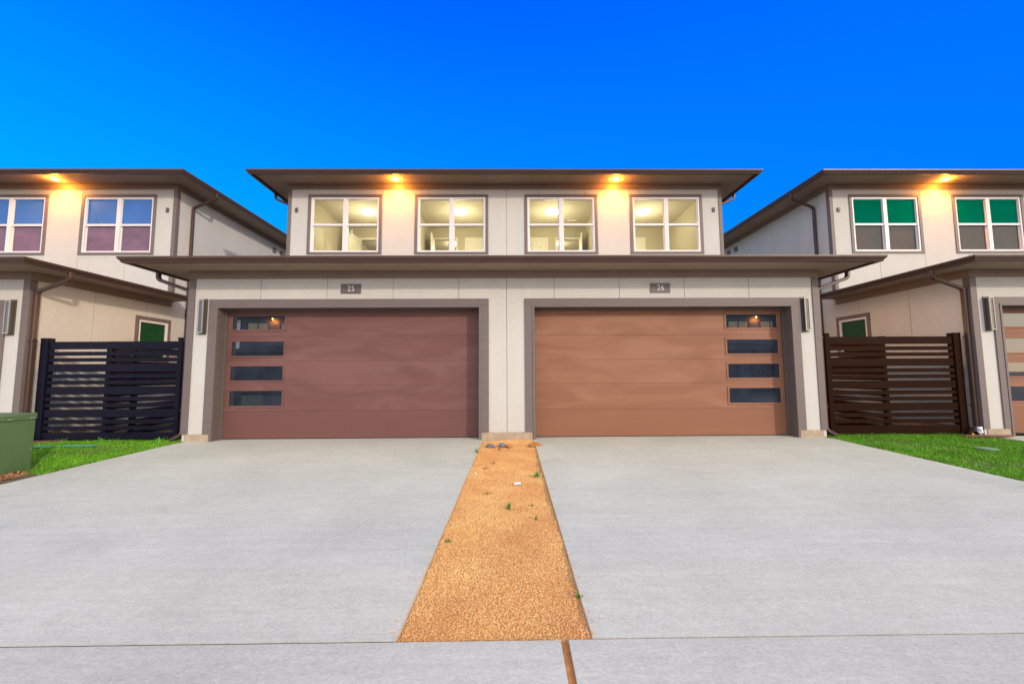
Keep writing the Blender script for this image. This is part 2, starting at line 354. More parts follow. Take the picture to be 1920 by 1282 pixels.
WINX = [(-5.391, -3.3875), (-2.497, -.494), (.494, 2.497), (3.3875, 5.391)]
def build_house(root):
    # walls -----------------------------------------------------------
    J1 = [0] + [s*v for s in (-1, 1) for v in (.905, 2.147, 3.39, 4.63)]
    mb = MB()
    grid_wall(mb, 'y', 0, (-WG, WG), (.135, ZS1+.1), J1, [(-5.5, -.42, 0, 2.54), (.42, 5.5, 0, 2.54)])
    for s in (-1, 1):
        grid_wall(mb, '+x' if s > 0 else '-x', s*WG, (0, DEP), (.135, ZS1+.1), [1.17, 2.41], [(2.22, 3.04, 1.62, 2.58)])
    mb.build('garage_wall', [M['wall'], M['joint']], root)
    mb = MB()
    holes = [(a+.09, b-.09, 4.53, 6.02) for a, b in WINX]
    J2 = [0] + [s*v for s in (-1, 1) for v in (.90, 2.15, 3.376, 4.64)]
    grid_wall(mb, 'y', DEP, (-WU, WU), (3.0, ZS2+.1), J2, holes)
    for (a, b, c, d) in holes:      # window reveals
        mb.quad([(a, DEP, c), (a, DEP+.2, c), (a, DEP+.2, d), (a, DEP, d)]); mb.quad([(b, DEP, c), (b, DEP, d), (b, DEP+.2, d), (b, DEP+.2, c)])
        mb.quad([(a, DEP, d), (a, DEP+.2, d), (b, DEP+.2, d), (b, DEP, d)]); mb.quad([(a, DEP, c), (b, DEP, c), (b, DEP+.2, c), (a, DEP+.2, c)])
    for s in (-1, 1):
        grid_wall(mb, '+x' if s > 0 else '-x', s*WU, (DEP, BACK), (0, ZS2+.1), [DEP+1.22*k for k in range(1, 7)], [])
    mb.quad([(WU, BACK, 0), (-WU, BACK, 0), (-WU, BACK, ZS2), (WU, BACK, ZS2)])
    mb.build('upper_wall', [M['wall'], M['joint']], root)
    # footings
    for a, b in ((-5.89, -5.44), (-.478, .478), (5.44, 5.89)):
        MB().box(a, b, -.012, .26, -.12, .135).build('footing', M['found'], root, .004)
    for s in (-1, 1): MB().box(s*(WG-.03), s*(WG-.25), .262, BACK, -.12, .135).build('foundation', M['found'], root)
    # trim ---------------------------------------------------------------
    for s in (-1, 1):
        mb = MB(); mb.box(s*(WG-.105), s*(WG+.018), -.018, 0.004, .132, 3.012); mb.box(s*(WG+.0), s*(WG+.018), .0045, .105, .132, 3.012)
        mb.build('corner_trim', M['trim'], root, .003)
        mb = MB(); mb.box(s*(WU-.075), s*(WU+.018), DEP-.018, DEP+.004, 3.3, 6.245); mb.box(s*(WU+.0), s*(WU+.018), DEP+.0045, DEP+.10, 3.172, 6.245)
        mb.build('corner_trim', M['trim'], root, .003)
    mb = MB(); mb.box(-WG-.022, WG+.022, -.022, .0, 3.014, ZS1)
    for s in (-1, 1): mb.box(s*WG, s*(WG+.022), .0005, DEP, 3.014, ZS1)
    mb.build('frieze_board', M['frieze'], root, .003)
    mb = MB(); mb.box(-WU-.022, WU+.022, DEP-.022, DEP, 6.247, ZS2)
    for s in (-1, 1): mb.box(s*WU, s*(WU+.022), DEP+.0005, BACK, 6.247, ZS2)
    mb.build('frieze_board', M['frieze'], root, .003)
    # roofs ---------------------------------------------------------------
    for nm, x, y0, yb, zs, zt, slope, run in (('lower_roof', WG+.615, -.615, DEP-.004, ZS1, 3.243, .21, None), ('upper_roof', WU+.63, DEP-.63, BACK+.63, ZS2, 6.45, .24, 4.2)):
        mb = MB(); ze = zt+.006
        if run is None:
            d = yb-y0; zr = ze+slope*d
            mb.quad([(-x, y0, ze), (x, y0, ze), (x-d, yb, zr), (-x+d, yb, zr)])
            mb.quad([(x, y0, ze), (x, yb, ze), (x-d, yb, zr)]); mb.quad([(-x, yb, ze), (-x, y0, ze), (-x+d, yb, zr)])
            mb.quad([(-x, yb, zs), (-x, yb, ze), (-x+d, yb, zr), (x-d, yb, zr), (x, yb, ze), (x, yb, zs)])
        else:
            h = (yb-y0)/2; zr = ze+slope*h
            mb.quad([(-x, y0, ze), (x, y0, ze), (x-h, y0+h, zr), (-x+h, y0+h, zr)]); mb.quad([(x, yb, ze), (-x, yb, ze), (-x+h, yb-h, zr), (x-h, yb-h, zr)])
            mb.quad([(x, y0, ze), (x, yb, ze), (x-h, y0+h, zr)]); mb.quad([(-x, yb, ze), (-x, y0, ze), (-x+h, y0+h, zr)])
        rf = mb.build(nm, M['roof'], root)
        mb = MB()   # fascia ring
        wx, wy = (WG, 0) if run is None else (WU, DEP)
        sweep_eave(mb, x-.02, y0+.02, yb-.001, [(0, zt), (0, zs-.012), (.0199, zs-.012), (.0199, zt)])
        if run: mb.box(-x, x, yb-.001, yb+.02, zs-.012, zt)
        mb.build('fascia', M['metal'], rf)
        mb = MB()   # soffit boards with open seams
        n = 5; xs = np.linspace(-x+.021, x-.021, n+1)
        for a, b in zip(xs, xs[1:]): mb.box(a+.002, b-.002, y0+.021, wy-.023, zs, zs+.01)
        for s in (-1, 1):
            ys = np.arange(wy-.022, yb-.01, 2.44).tolist()+[yb-.003]
            for a, b in zip(ys, ys[1:]): mb.box(s*(wx+.023), s*(x-.021), a+.002, b-.002, zs, zs+.01)
        mb.box(-x+.03, x-.03, y0+.03, wy+.1, zs+.013, zs+.02)
        if run: mb.box(-x+.03, x-.03, wy+.101, yb-.03, zs+.013, zs+.02)
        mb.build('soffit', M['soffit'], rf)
        mb = MB(); sweep_eave(mb, x, y0, yb-.002, gutter_profile(zt)); mb.build('gutter', M['metal'], rf)
    # downpipes ------------------------------------------------------------
    for s in (-1, 1):
        xg, xw = s*(WG+.665), s*(WG+.055)
        mb = MB(); pipe(mb, fillet([(xg, .06, 3.16), (xg, .06, 3.02), (xw, .075, 2.80), (xw, .075, .12), (xw+s*.16, .03, .03)], .07), .040, .030)
        for z in (1.85, .55): mb.box(s*(WG+.019), s*(WG+.088), .028, .122, z, z+.025)
        mb.build('downpipe', M['metal'], root, smooth=False)
        xg, xw = s*(WU+.68), s*(WU+.05)
        mb = MB(); pipe(mb, fillet([(xg, 3.62, 6.37), (xg, 3.62, 6.22), (xw, 3.62, 5.95), (xw, 3.62, .1)], .07), .040, .030)
        mb.build('downpipe', M['metal'], root)
    # upper windows ----------------------------------------------------------
    for a, b in WINX:
        y = DEP; z0, z1 = 4.437, 6.106; t = .078
        mb = MB()
        mb.box(a, b, y-.022, y+.03, z1-t, z1); mb.box(a, b, y-.022, y+.03, z0, z0+t-.015)
        mb.box(a, a+t, y-.0215, y+.03, z0+t-.015, z1-t); mb.box(b-t, b, y-.0215, y+.03, z0+t-.015, z1-t)
        wn = mb.build('window', M['trim'], root, .003)
        A, B, Z0, Z1 = a+t, b-t, z0+t-.015, z1-t
        mid = (A+B)/2; f = .045
        mb = MB()
        mb.box(A, B, y-.006, y+.09, Z1-f, Z1); mb.box(A, B, y-.006, y+.09, Z0, Z0+f-.01)
        mb.box(A, A+f, y-.0055, y+.09, Z0+f-.01, Z1-f); mb.box(B-f, B, y-.0055, y+.09, Z0+f-.01, Z1-f)
        mb.box(mid-.052, mid-.004, y-.007, y+.09, Z0+f-.01, Z1-f); mb.box(mid+.004, mid+.052, y-.007, y+.09, Z0+f-.01, Z1-f); mb.box(mid-.004, mid+.004, y+.004, y+.09, Z0+f-.01, Z1-f)
        for p, q in ((A+f, mid-.052), (mid+.052, B-f)):
            mb.box(p, q, y+.012, y+.075, 5.236, 5.292)
            mb.box(p, p+.016, y+.02, y+.06, 5.292, Z1-f); mb.box(q-.016, q, y+.02, y+.06, 5.292, Z1-f); mb.box(p+.016, q-.016, y+.02, y+.06, Z1-f-.014, Z1-f)
            mb.box(p, p+.024, y+.045, y+.075, Z0+f-.01, 5.236); mb.box(q-.024, q, y+.045, y+.075, Z0+f-.01, 5.236); mb.box(p+.024, q-.024, y+.045, y+.075, Z0+f-.01, Z0+f+.012)
        mb.build('frame', M['vinyl'], wn, .002)
        mb = MB()
        for p, q in ((A+f, mid-.052), (mid+.052, B-f)):
            mb.quad([(p+.016, y+.04, 5.292), (q-.016, y+.04, 5.292), (q-.016, y+.04, Z1-f-.014), (p+.016, y+.04, Z1-f-.014)], 0)
            mb.quad([(p+.024, y+.06, Z0+f+.012), (q-.024, y+.06, Z0+f+.012), (q-.024, y+.06, 5.236), (p+.024, y+.06, 5.236)], 1)
        mb.build('pane', [M['clear'], M['clear']], wn)
    # side windows of the garage storey
    for s in (-1, 1):
        def bx(mb, y0, y1, z0, z1, p0, p1): mb.box(s*(WG+p0), s*(WG+p1), y0, y1, z0, z1)
        mb = MB(); y0, y1, z0, z1, t = 2.13, 3.12, 1.53, 2.665, .09
        bx(mb, y0, y1, z1-t, z1, -.03, .022); bx(mb, y0, y1, z0, z0+t, -.03, .022); bx(mb, y0, y0+t, z0+t, z1-t, -.03, .0215); bx(mb, y1-t+.02, y1, z0+t, z1-t, -.03, .0215)
        wn = mb.build('window', M['trim'], root, .003)
        mb = MB(); y0 += t; y1 -= t-.02; z0 += t; z1 -= t; f = .055
        bx(mb, y0, y1, z1-f, z1, -.08, .004); bx(mb, y0, y1, z0, z0+f, -.08, .004); bx(mb, y0, y0+f, z0+f, z1-f, -.08, .0035); bx(mb, y1-f, y1, z0+f, z1-f, -.08, .0035)
        mb.build('frame', M['vinyl'], wn, .002)
        mb = MB(); q = [(s*(WG-.03), y0+f, z0+f), (s*(WG-.03), y1-f, z0+f), (s*(WG-.03), y1-f, z1-f), (s*(WG-.03), y0+f, z1-f)]
        mb.quad(q if s > 0 else q[::-1]); mb.build('pane', [M['sidegreen']], wn)
    # garage doors ---------------------------------------------------------------
    for s in (-1, 1):
        X = lambda v: s*v
        mb = MB()   # casing, outer boards and inner stop bead
        mb.box(X(.338), X(5.567), -.024, .003, 2.502, 2.622); mb.box(X(5.445), X(5.567), -.0235, .003, .137, 2.502); mb.box(X(.338), X(.48), -.0235, .003, .137, 2.502)
        mb.box(X(.522-.042), X(5.402+.042), -.034, .003, 2.456, 2.502); mb.box(X(5.402), X(5.444), -.0335, .003, .0, 2.456); mb.box(X(.48), X(.522), -.0335, .003, .0, 2.456)
        cs = mb.build('door_casing', M['trim'], root, .003)
        mb = MB()
        mb.box(X(5.402), X(5.50), .0035, .36, 0, 2.54); mb.box(X(.42), X(.522), .0035, .36, 0, 2.54); mb.box(X(.522), X(5.402), .0035, .36, 2.456, 2.54)
        mb.box(X(5.378), X(5.4015), .19, .245, 0, 2.4555); mb.box(X(.5225), X(.546), .19, .245, 0, 2.4555); mb.box(X(.546), X(5.378), .19, .245, 2.432, 2.4555)
        mb.build('door_jamb', M['jamb'], cs, .002)
        mb = MB(); zs = [.012, .523, 1.010, 1.472, 1.946, 2.45]
        for i, (a, b) in enumerate(zip(zs, zs[1:])):
            mb.box(X(.523), X(5.401), .25, .30, a+.0013, b-.0013)
        mb.box(X(.523), X(5.401), .262, .30, .012, 2.45)
        mb.box(X(.523), X(5.401), .255, .30, -.01, .0115, 1)
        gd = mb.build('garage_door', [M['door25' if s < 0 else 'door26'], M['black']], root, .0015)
        for c, d in ((2.045, 2.378), (1.537, 1.880), (1.068, 1.408), (.588, .940)):
            mb = MB(); e = .036; a, b = 4.262, 5.33
            mb.box(X(a), X(b), .236, .2505, d-e, d); mb.box(X(a), X(b), .236, .2505, c, c+e); mb.box(X(a), X(a+e), .2365, .2505, c+e, d-e); mb.box(X(b-e), X(b), .2365, .2505, c+e, d-e)
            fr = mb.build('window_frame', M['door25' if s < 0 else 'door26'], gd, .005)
            mb = MB(); q = [(X(a+e), .247, c+e), (X(b-e), .247, c+e), (X(b-e), .247, d-e), (X(a+e), .247, d-e)]
            mb.quad(q if s > 0 else q[::-1]); mb.build('window_pane', M['garageglass'], gd)
    # wall lights beside the garage doors
    for s in (-1, 1):
        mb = MB(); mb.box(s*5.60, s*5.735, -.02, 0, 1.965, 2.63); mb.box(s*5.625, s*5.71, -.075, -.0205, 1.99, 2.605)
        sc_ = mb.build('wall_lamp', M['lampmetal'], root, .002)
        mb = MB(); a, b = 5.622, 5.713
        mb.box(s*a, s*b, -.092, -.076, 1.985, 2.003); mb.box(s*a, s*b, -.092, -.076, 2.592, 2.61)
        mb.box(s*a, s*(a+.014), -.092, -.076, 2.003, 2.592); mb.box(s*(b-.014), s*b, -.092, -.076, 2.003, 2.592); mb.build('lamp_frame', M['lampframe'], sc_)
        MB().box(s*(a+.014), s*(b-.014), -.084, -.0765, 2.003, 2.592).build('lamp_glass', M['lampglass'], sc_)
    # eave lamps
    for s in (-1, 1):
        c = (s*2.95, DEP-.30)
        mb = MB(); n = 28
        mb.loft([[(c[0]+r*math.cos(6.2832*k/n), c[1]+r*math.sin(6.2832*k/n), z) for k in range(n)] for r, z in ((.085, ZS2-.001), (.085, ZS2-.010), (.055, ZS2-.012), (.055, ZS2-.002))], caps=False)
        el = mb.build('eave_lamp', M['vinyl'], root)
        MB().disc((c[0], c[1], ZS2-.008), .054, .004, 24).build('bulb', M['bulb'], el)
        ld = bpy.data.lights.new('eave_lamp_light', 'POINT'); ld.energy = 40; ld.color = (1.0, .36, .04); ld.shadow_soft_size = .035
        lo = bpy.data.objects.new('eave_lamp_light', ld); C.objects.link(lo); lo.location = (c[0], c[1], ZS2-.085); lo.parent = root
        ld = bpy.data.lights.new('eave_lamp_beam', 'SPOT'); ld.energy = 120; ld.color = (1.0, .285, .03); ld.shadow_soft_size = .03; ld.spot_size = R(150); ld.spot_blend = .6
        lo = bpy.data.objects.new('eave_lamp_beam', ld); C.objects.link(lo); lo.location = (c[0], c[1], ZS2-.03); lo.parent = root
    # small vents beside the outer windows
    for s in (-1, 1):
        mb = MB(); mb.box(s*5.665, s*5.735, DEP-.03, DEP, 5.61, 5.73)
        for k in range(3): mb.box(s*5.672, s*5.728, DEP-.04, DEP-.0305, 5.625+k*.035, 5.637+k*.035)
        mb.build('vent', M['plaque'], root, .003)
    # vents high on the side walls
    for s in (-1, 1):
        for yy in (7.5, 8.0):
            MB().box(s*WU, s*(WU+.05), yy, yy+.16, 5.9, 6.08).build('wall_vent', M['trim'], root)

def text_mesh(s, name, loc, size, m, parent, sx_=1.0):
    cu = bpy.data.curves.new(name, 'FONT'); cu.body = s; cu.size = size; cu.extrude = .003; cu.align_x = 'CENTER'; cu.align_y = 'CENTER'; cu.offset = -.0012
    cu.space_character = 1.12
    o = bpy.data.objects.new(name, cu); C.objects.link(o)
    bpy.context.view_layer.update()
    me = bpy.data.meshes.new_from_object(o.evaluated_get(bpy.context.evaluated_depsgraph_get()))
    bpy.data.objects.remove(o)
    me.name = name; me.materials.clear(); me.materials.append(m)
    o = bpy.data.objects.new(name, me); C.objects.link(o); o.rotation_euler = (R(90), 0, 0); o.location = loc; o.scale = (sx_, 1, 1); o.parent = parent
    return o

house = empty('duplex_house')
tag(house, 'two-storey duplex with brown garage doors 25 and 26 and four lit upper windows', 'house', 'row of duplex houses')
build_house(house)
shared = list(house.children)

def copy_tree(o, parent=None):
    c = o.copy(); C.objects.link(c)
    if parent: c.parent = parent
    for ch in o.children:
        if ch.parent is o: copy_tree(ch, c)
    return c
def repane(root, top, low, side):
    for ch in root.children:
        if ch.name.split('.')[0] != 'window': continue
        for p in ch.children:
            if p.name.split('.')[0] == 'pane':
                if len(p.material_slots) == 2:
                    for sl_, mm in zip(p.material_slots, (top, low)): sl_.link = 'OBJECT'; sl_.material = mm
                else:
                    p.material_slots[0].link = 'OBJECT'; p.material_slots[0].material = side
PERIOD = 14.87
left = copy_tree(house); left.location = (-PERIOD, 0, 0)
tag(left, 'neighbouring two-storey house with blue and mauve dark windows, behind the green cabinet', 'house', 'row of duplex houses')
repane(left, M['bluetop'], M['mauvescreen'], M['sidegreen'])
right = copy_tree(house); right.location = (PERIOD, 0, 0)
tag(right, 'neighbouring two-storey house with green-tinted upper window panes', 'house', 'row of duplex houses')
repane(right, M['greentop'], M['greyscreen'], M['sidegreen'])
for ch in right.children:                      # the right neighbour's doors all take the warm-light tint
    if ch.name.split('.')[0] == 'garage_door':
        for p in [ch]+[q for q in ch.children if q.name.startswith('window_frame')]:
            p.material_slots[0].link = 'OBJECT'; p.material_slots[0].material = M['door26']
# the two houses over the street that the garage door glass mirrors
for s, txt in ((-1, 'house over the street, mirrored beside garage door number 25'), (1, 'house over the street, mirrored beside garage door number 26')):
    h = copy_tree(house); h.location = (-17.6 if s < 0 else 19.2, -24, -.2); h.rotation_euler = (0, 0, math.pi)
    tag(h, txt, 'house', 'row of duplex houses'); repane(h, M['litpane'], M['litpane'], M['sidegreen'])
    h.name = 'duplex_house'
# number plaques (this house only shows them)
for s, t in ((-1, '25'), (1, '26')):
    cx_ = -2.939 if s < 0 else 2.926
    pl = MB().box(cx_-.19, cx_+.19, -.016, 0, 2.725, 2.909).build('number_plaque', M['plaque'], house, .003)
    text_mesh(t, 'number', (cx_+.005, -.020, 2.817), .155, M['digit'], pl, .80)

# ------------------------------------------------------------------ rooms behind the lit windows (parts of the duplex)
ZC, ZF, YB = 6.15, 3.70, 5.72
def room(s):
    X = lambda v: s*v
    yf = DEP+.2
    mb = MB()
    mb.box(X(5.48), X(5.60), yf, YB, ZF, ZC)                                       # outer side wall
    mb.box(X(2.66), X(2.78), yf, YB, ZF, ZC)                                       # partition
    mb.box(X(.02), X(.06), yf, YB, ZF, ZC)
    # back wall with a door opening in each room
    dA = (4.10, 4.92) if s < 0 else (9, 9); dB = (1.72, 2.48)
    segs = [(5.60, dA[1]), (dA[0], dB[1]), (dB[0], .02)] if s < 0 else [(5.60, dB[1]), (dB[0], .02)]
    for a, b in segs: mb.box(X(a), X(b), YB, YB+.1, ZF, ZC)
    if s < 0: mb.box(X(dA[0]), X(dA[1]), YB, YB+.1, 5.74, ZC)
    mb.box(X(dB[0]), X(dB[1]), YB, YB+.1, 5.74, ZC)
    # front inside face around the windows
    wins = [(.584, 2.407), (3.4775, 5.301)]
    for a, b in ((.02, .584), (2.407, 3.4775), (5.301, 5.60)): mb.box(X(a), X(b), yf-.01, yf, ZF, ZC)
    for a, b in wins: mb.box(X(a), X(b), yf-.01, yf, ZF, 4.53); mb.box(X(a), X(b), yf-.01, yf, 6.02, ZC)
    # hall behind
    mb.box(X(.02), X(5.60), 8.6, 8.7, ZF, ZC); mb.box(X(3.2), X(3.3), YB+.1, 8.6, ZF, ZC); mb.box(X(5.48), X(5.6), YB+.1, 8.6, ZF, ZC)
    mb.build('interior_wall', M['roomwall'], house)
    MB().box(X(.02), X(5.60), yf-.02, 8.7, ZC, ZC+.05).build('interior_ceiling', M['roomceil'], house)
    MB().box(X(.02), X(5.60), yf-.02, 8.7, ZF-.05, ZF).build('interior_floor', M['carpet'], house)
    def casing(a, b, nm='interior_door_casing'):
        mb = MB(); y1 = YB-.001
        mb.box(X(a-.07), X(b+.07), y1-.02, y1, 5.74, 5.81); mb.box(X(a-.07), X(a), y1-.02, y1, ZF, 5.74); mb.box(X(b), X(b+.07), y1-.02, y1, ZF, 5.74)
        return mb.build(nm, M['doorwhite'], house, .003)
    def leaf(w_):
        mb = MB(); mb.box(0, w_, 0, .035, 0, 2.03)
        for z0, z1 in ((.2, .62), (.72, 1.28), (1.38, 1.88)):
            for sd_ in (-.008, .035):
                mb.box(.12, w_-.12, sd_, sd_+.008, z0, z0+.03); mb.box(.12, w_-.12, sd_, sd_+.008, z1-.03, z1)
                mb.box(.12, .15, sd_, sd_+.008, z0+.03, z1-.03); mb.box(w_-.15, w_-.12, sd_, sd_+.008, z0+.03, z1-.03)
        return mb.build('interior_door', M['doorwhite'], house, .002)
    casing(*dB)
    lf = leaf(.72); lf.location = (X(dB[1]-.02) if s > 0 else X(dB[1]-.02), YB-.01, ZF+.01); lf.rotation_euler = (0, 0, R(-88) if s < 0 else R(-95))
    if s < 0:
        casing(*dA)
        lf = leaf(.78); lf.location = (X(dA[1]), YB-.02, ZF+.01); lf.rotation_euler = (0, 0, R(-98))
        MB().box(-4.95, -4.89, 4.87, 4.90, 5.66, 5.78).build('painters_tape', M['tape'], lf).matrix_parent_inverse = lf.matrix_basis.inverted()
    else:
        casing(4.07, 4.66)
        lf = leaf(.58); lf.location = (4.075, YB-.045, ZF+.01)
    a = (.62, 1.34)
    casing(*a); lf = leaf(.70); lf.location = (min(X(a[0]+.01), X(a[1]-.01)), YB-.045, ZF+.01)
    for cx_, cy_ in ((4.20, 4.33), (1.41, 4.31)):
        mb = MB(); n = 28
        mb.loft([[(X(cx_)+r*math.cos(6.2832*k/n), cy_+r*math.sin(6.2832*k/n), z) for k in range(n)] for r, z in ((.21, ZC-.001), (.215, ZC-.03), (.19, ZC-.065), (.12, ZC-.09), (.03, ZC-.10))])
        mb.build('ceiling_light', M['ceilglow'], house, smooth=True)
        ld = bpy.data.lights.new('room_light', 'POINT'); ld.energy = 46; ld.color = (1.0, .85, .56); ld.shadow_soft_size = .22
        lo = bpy.data.objects.new('room_light', ld); C.objects.link(lo); lo.location = (X(cx_), cy_, ZC-.62); lo.parent = house
    MB().disc((X(1.86), 7.3, ZC-.04), .10, .039).build('hall_light', M['bulb'], house)
    for hx, hy, e in ((1.8, 7.3, 34), (4.4, 7.2, 22)):
        ld = bpy.data.lights.new('hall_lamp_light', 'POINT'); ld.energy = e; ld.color = (1.0, .86, .56); ld.shadow_soft_size = .1
        lo = bpy.data.objects.new('hall_lamp_light', ld); C.objects.link(lo); lo.location = (X(hx), hy, ZC-.25); lo.parent = house
    if s > 0:
        mb = MB(); mb.box(1.98, 2.26, 4.95, 5.1, ZC-.012, ZC-.001)
        for k in range(5): mb.box(1.99, 2.25, 4.965+k*.025, 4.975+k*.025, ZC-.018, ZC-.0125)
        mb.build('ceiling_vent', M['doorwhite'], house)
room(-1); room(1)
# hooded lamps on the side walls over the fenced passages
for s in (-1, 1):
    mb = MB(); x0 = s*(WG+.001); mb.box(x0, s*(WG+.03), 1.35, 1.85, 2.12, 2.52); mb.box(s*(WG+.031), s*(WG+.30), 1.10, 2.10, 2.36, 2.372)
    sl_ = mb.build('side_lamp', M['lampmetal'], house)
    MB().box(s*(WG+.031), s*(WG+.09), 1.57, 1.63, 2.27, 2.33).build('bulb', M['bulb'], sl_)
    ld = bpy.data.lights.new('side_lamp_light', 'POINT'); ld.energy = 85; ld.color = (1.0, .50, .14) if s > 0 else (1.0, .58, .26); ld.shadow_soft_size = .03
    lo = bpy.data.objects.new('side_lamp_light', ld); C.objects.link(lo); lo.location = (s*(WG+.15), 1.6, 2.330); lo.parent = house

# ------------------------------------------------------------------ ground
SL = .0306
def gz(y): return SL*max(min(y, 0), -9.2)
def sheet(name, pts, m, dz=0, kind='structure', thick=.10, ny=1):
    """pts: list of (x,y) polygon, laid on the slope"""
    mb = MB(); n = len(pts)
    top = [(x, y, gz(y)+dz) for x, y in pts]; bot = [(x, y, gz(y)+dz-thick) for x, y in pts]
    mb.quad(top)
    for k in range(n): mb.quad([bot[k], bot[(k+1) % n], top[(k+1) % n], top[k]])
    return tag(mb.build(name, m), kind=kind)
mb = MB()
for a, b in ((-1500, -13), (-13, -9.2), (-9.2, 0), (0, 1500)):
    mb.quad([(-1500, a, gz(a)-.055), (1500, a, gz(a)-.055), (1500, b, gz(b)-.055), (-1500, b, gz(b)-.055)])
tag(mb.build('ground', M['earth']), kind='structure')
sheet('street', [(-300, -19), (300, -19), (300, -9.2), (-300, -9.2)], M['asphalt'], dz=-.012, thick=.03)
YJ = -5.268
sheet('driveway', [(-6.145, YJ+.007), (-.575, YJ+.007), (-.445, 0.0), (-.47, .0), (-.523, .012), (-5.40, .012), (-5.42, -.012), (-5.87, -.012), (-5.93, -.16)], M['conc'])
sheet('driveway', [(.445, YJ+.007), (6.135, YJ+.007), (5.95, -.15), (5.87, -.012), (5.42, -.012), (5.40, .012), (.523, .012), (.47, 0), (.485, -.02)], M['conc'])
sheet('garage_floor', [(-5.6, .0125), (5.6, .0125), (5.6, .5), (-5.6, .5)], M['conc'], dz=-.002)
sheet('sidewalk', [(-12, -7.0), (.262, -7.0), (.277, YJ-.005), (-12, YJ-.005)], M['conc2'], dz=.0)
sheet('sidewalk', [(.292, -7.0), (12, -7.0), (12, YJ-.005), (.318, YJ-.005)], M['conc2'], dz=.002)
sheet('kerb_strip', [(-12, -9.19), (12, -9.19), (12, -7.008), (-12, -7.008)], M['conc2'])
for s in (-1, 1):
    sheet('driveway', [(s*8.95, YJ), (s*14.6, YJ), (s*14.6, -.01), (s*9.05, -.01)][::s], M['conc'])
tag(MB().box(-12, -.575, YJ-.006, YJ+.005, gz(YJ)-.09, gz(YJ)-.0035).box(.445, 12, YJ-.006, YJ+.005, gz(YJ)-.09, gz(YJ)-.0035).build('joint_shade_and_dirt_strip', M['jointshadedirt']), kind='structure')
mb = MB()   # clay washed into the joint between the two pavement slabs
for k in range(24):
    y0, y1 = -6.99+k*.0718, -6.99+(k+1)*.0718
    y1 = min(y1, YJ)
    if y0 >= YJ: break
    jl = lambda y: .262+(y+7)/(YJ+7)*.015; jr = lambda y: .292+(y+7)/(YJ+7)*.026
    mb.quad([(jl(y0)-.004, y0, gz(y0)-.007), (jr(y0)+.004, y0, gz(y0)-.012), (jr(y1)+.004, y1, gz(y1)-.012), (jl(y1)-.004, y1, gz(y1)-.007)])
tag(mb.build('dirt_filled_joint', M['dirt']), kind='structure')

# gravel strip ---------------------------------------------------------------
def strip_x(y):   # left and right limits
    t = (y-YJ)/(0-YJ); return (-.575+t*(-.445+.575)), (.445+t*(.485-.445))
mb = MB()
NX, NY = 44, 200
gv = []
for j in range(NY+1):
    y = YJ + (-.012-YJ)*j/NY; a, b = strip_x(y)
    for i in range(NX+1):
        x = a+(b-a)*i/NX
        h = .006*math.sin(3.1*x+1.3*y)+.006*math.sin(7*x-4.2*y+1)+.004*math.sin(17*y+5*x)
        gv.append((x, y, gz(y)-.024+h + (.018*math.exp(-((y+.15)/.2)**2))))
mb.v = gv
for j in range(NY):
    for i in range(NX):
        k = j*(NX+1)+i; mb.f.append((k, k+1, k+NX+2, k+NX+1)); mb.mi.append(0)
tag(mb.build('gravel_bed', M['gravelbase'], smooth=True), kind='structure')

def scatter_mesh(name, base_v, base_f, P, S, Rz, m, tilt=None, smooth=False):
    """one mesh out of many small solids: P (n,3), S (n,3) scales, Rz (n,) turns, tilt (n,2)"""
    n = len(P); bv = np.array(base_v, float); nb = len(bv)
    V = bv[None]*S[:, None, :]
    if tilt is not None:
        c, s = np.cos(tilt[:, 0])[:, None], np.sin(tilt[:, 0])[:, None]
        y, z = V[..., 1]*c-V[..., 2]*s, V[..., 1]*s+V[..., 2]*c; V = np.stack([V[..., 0], y, z], -1)
        c, s = np.cos(tilt[:, 1])[:, None], np.sin(tilt[:, 1])[:, None]
        x, z = V[..., 0]*c+V[..., 2]*s, -V[..., 0]*s+V[..., 2]*c; V = np.stack([x, V[..., 1], z], -1)
    c, s = np.cos(Rz)[:, None], np.sin(Rz)[:, None]
    x, y = V[..., 0]*c-V[..., 1]*s, V[..., 0]*s+V[..., 1]*c
    V = np.stack([x, y, V[..., 2]], -1)+P[:, None, :]
    fl = np.array([i for f in base_f for i in f]); ln = np.array([len(f) for f in base_f])
    me = bpy.data.meshes.new(name); me.vertices.add(n*nb); me.vertices.foreach_set('co', V.reshape(-1).astype(np.float32))
    loops = (fl[None]+(np.arange(n)*nb)[:, None]).reshape(-1); lens = np.tile(ln, n); st = np.concatenate([[0], np.cumsum(lens)[:-1]])
    me.loops.add(len(loops)); me.loops.foreach_set('vertex_index', loops.astype(np.int32))
    me.polygons.add(len(lens)); me.polygons.foreach_set('loop_start', st.astype(np.int32)); me.polygons.foreach_set('loop_total', lens.astype(np.int32))
    me.materials.append(m); me.update(calc_edges=True)
    me.polygons.foreach_set('use_smooth', [smooth]*len(lens))
    o = bpy.data.objects.new(name, me); C.objects.link(o); return o
OCT_V = [(1, 0, 0), (-1, 0, 0), (0, 1, 0), (0, -1, 0), (0, 0, 1), (0, 0, -1)]
OCT_F = [(0, 2, 4), (2, 1, 4), (1, 3, 4), (3, 0, 4), (2, 0, 5), (1, 2, 5), (3, 1, 5), (0, 3, 5)]
def gzv(y): return SL*np.clip(y, -9.2, 0)
n = 105000
yy = YJ+.006+(-.02-YJ-.006)*rng.random(n); t = (yy-YJ)/(-YJ); xa = -.575+t*.13; xb = .445+t*.04
xx = xa+.006+(xb-xa-.012)*rng.random(n)
hh = .006*np.sin(3.1*xx+1.3*yy)+.006*np.sin(7*xx-4.2*yy+1)+.004*np.sin(17*yy+5*xx)+.018*np.exp(-((yy+.15)/.2)**2)
r = .0030+.0036*rng.random(n)**2
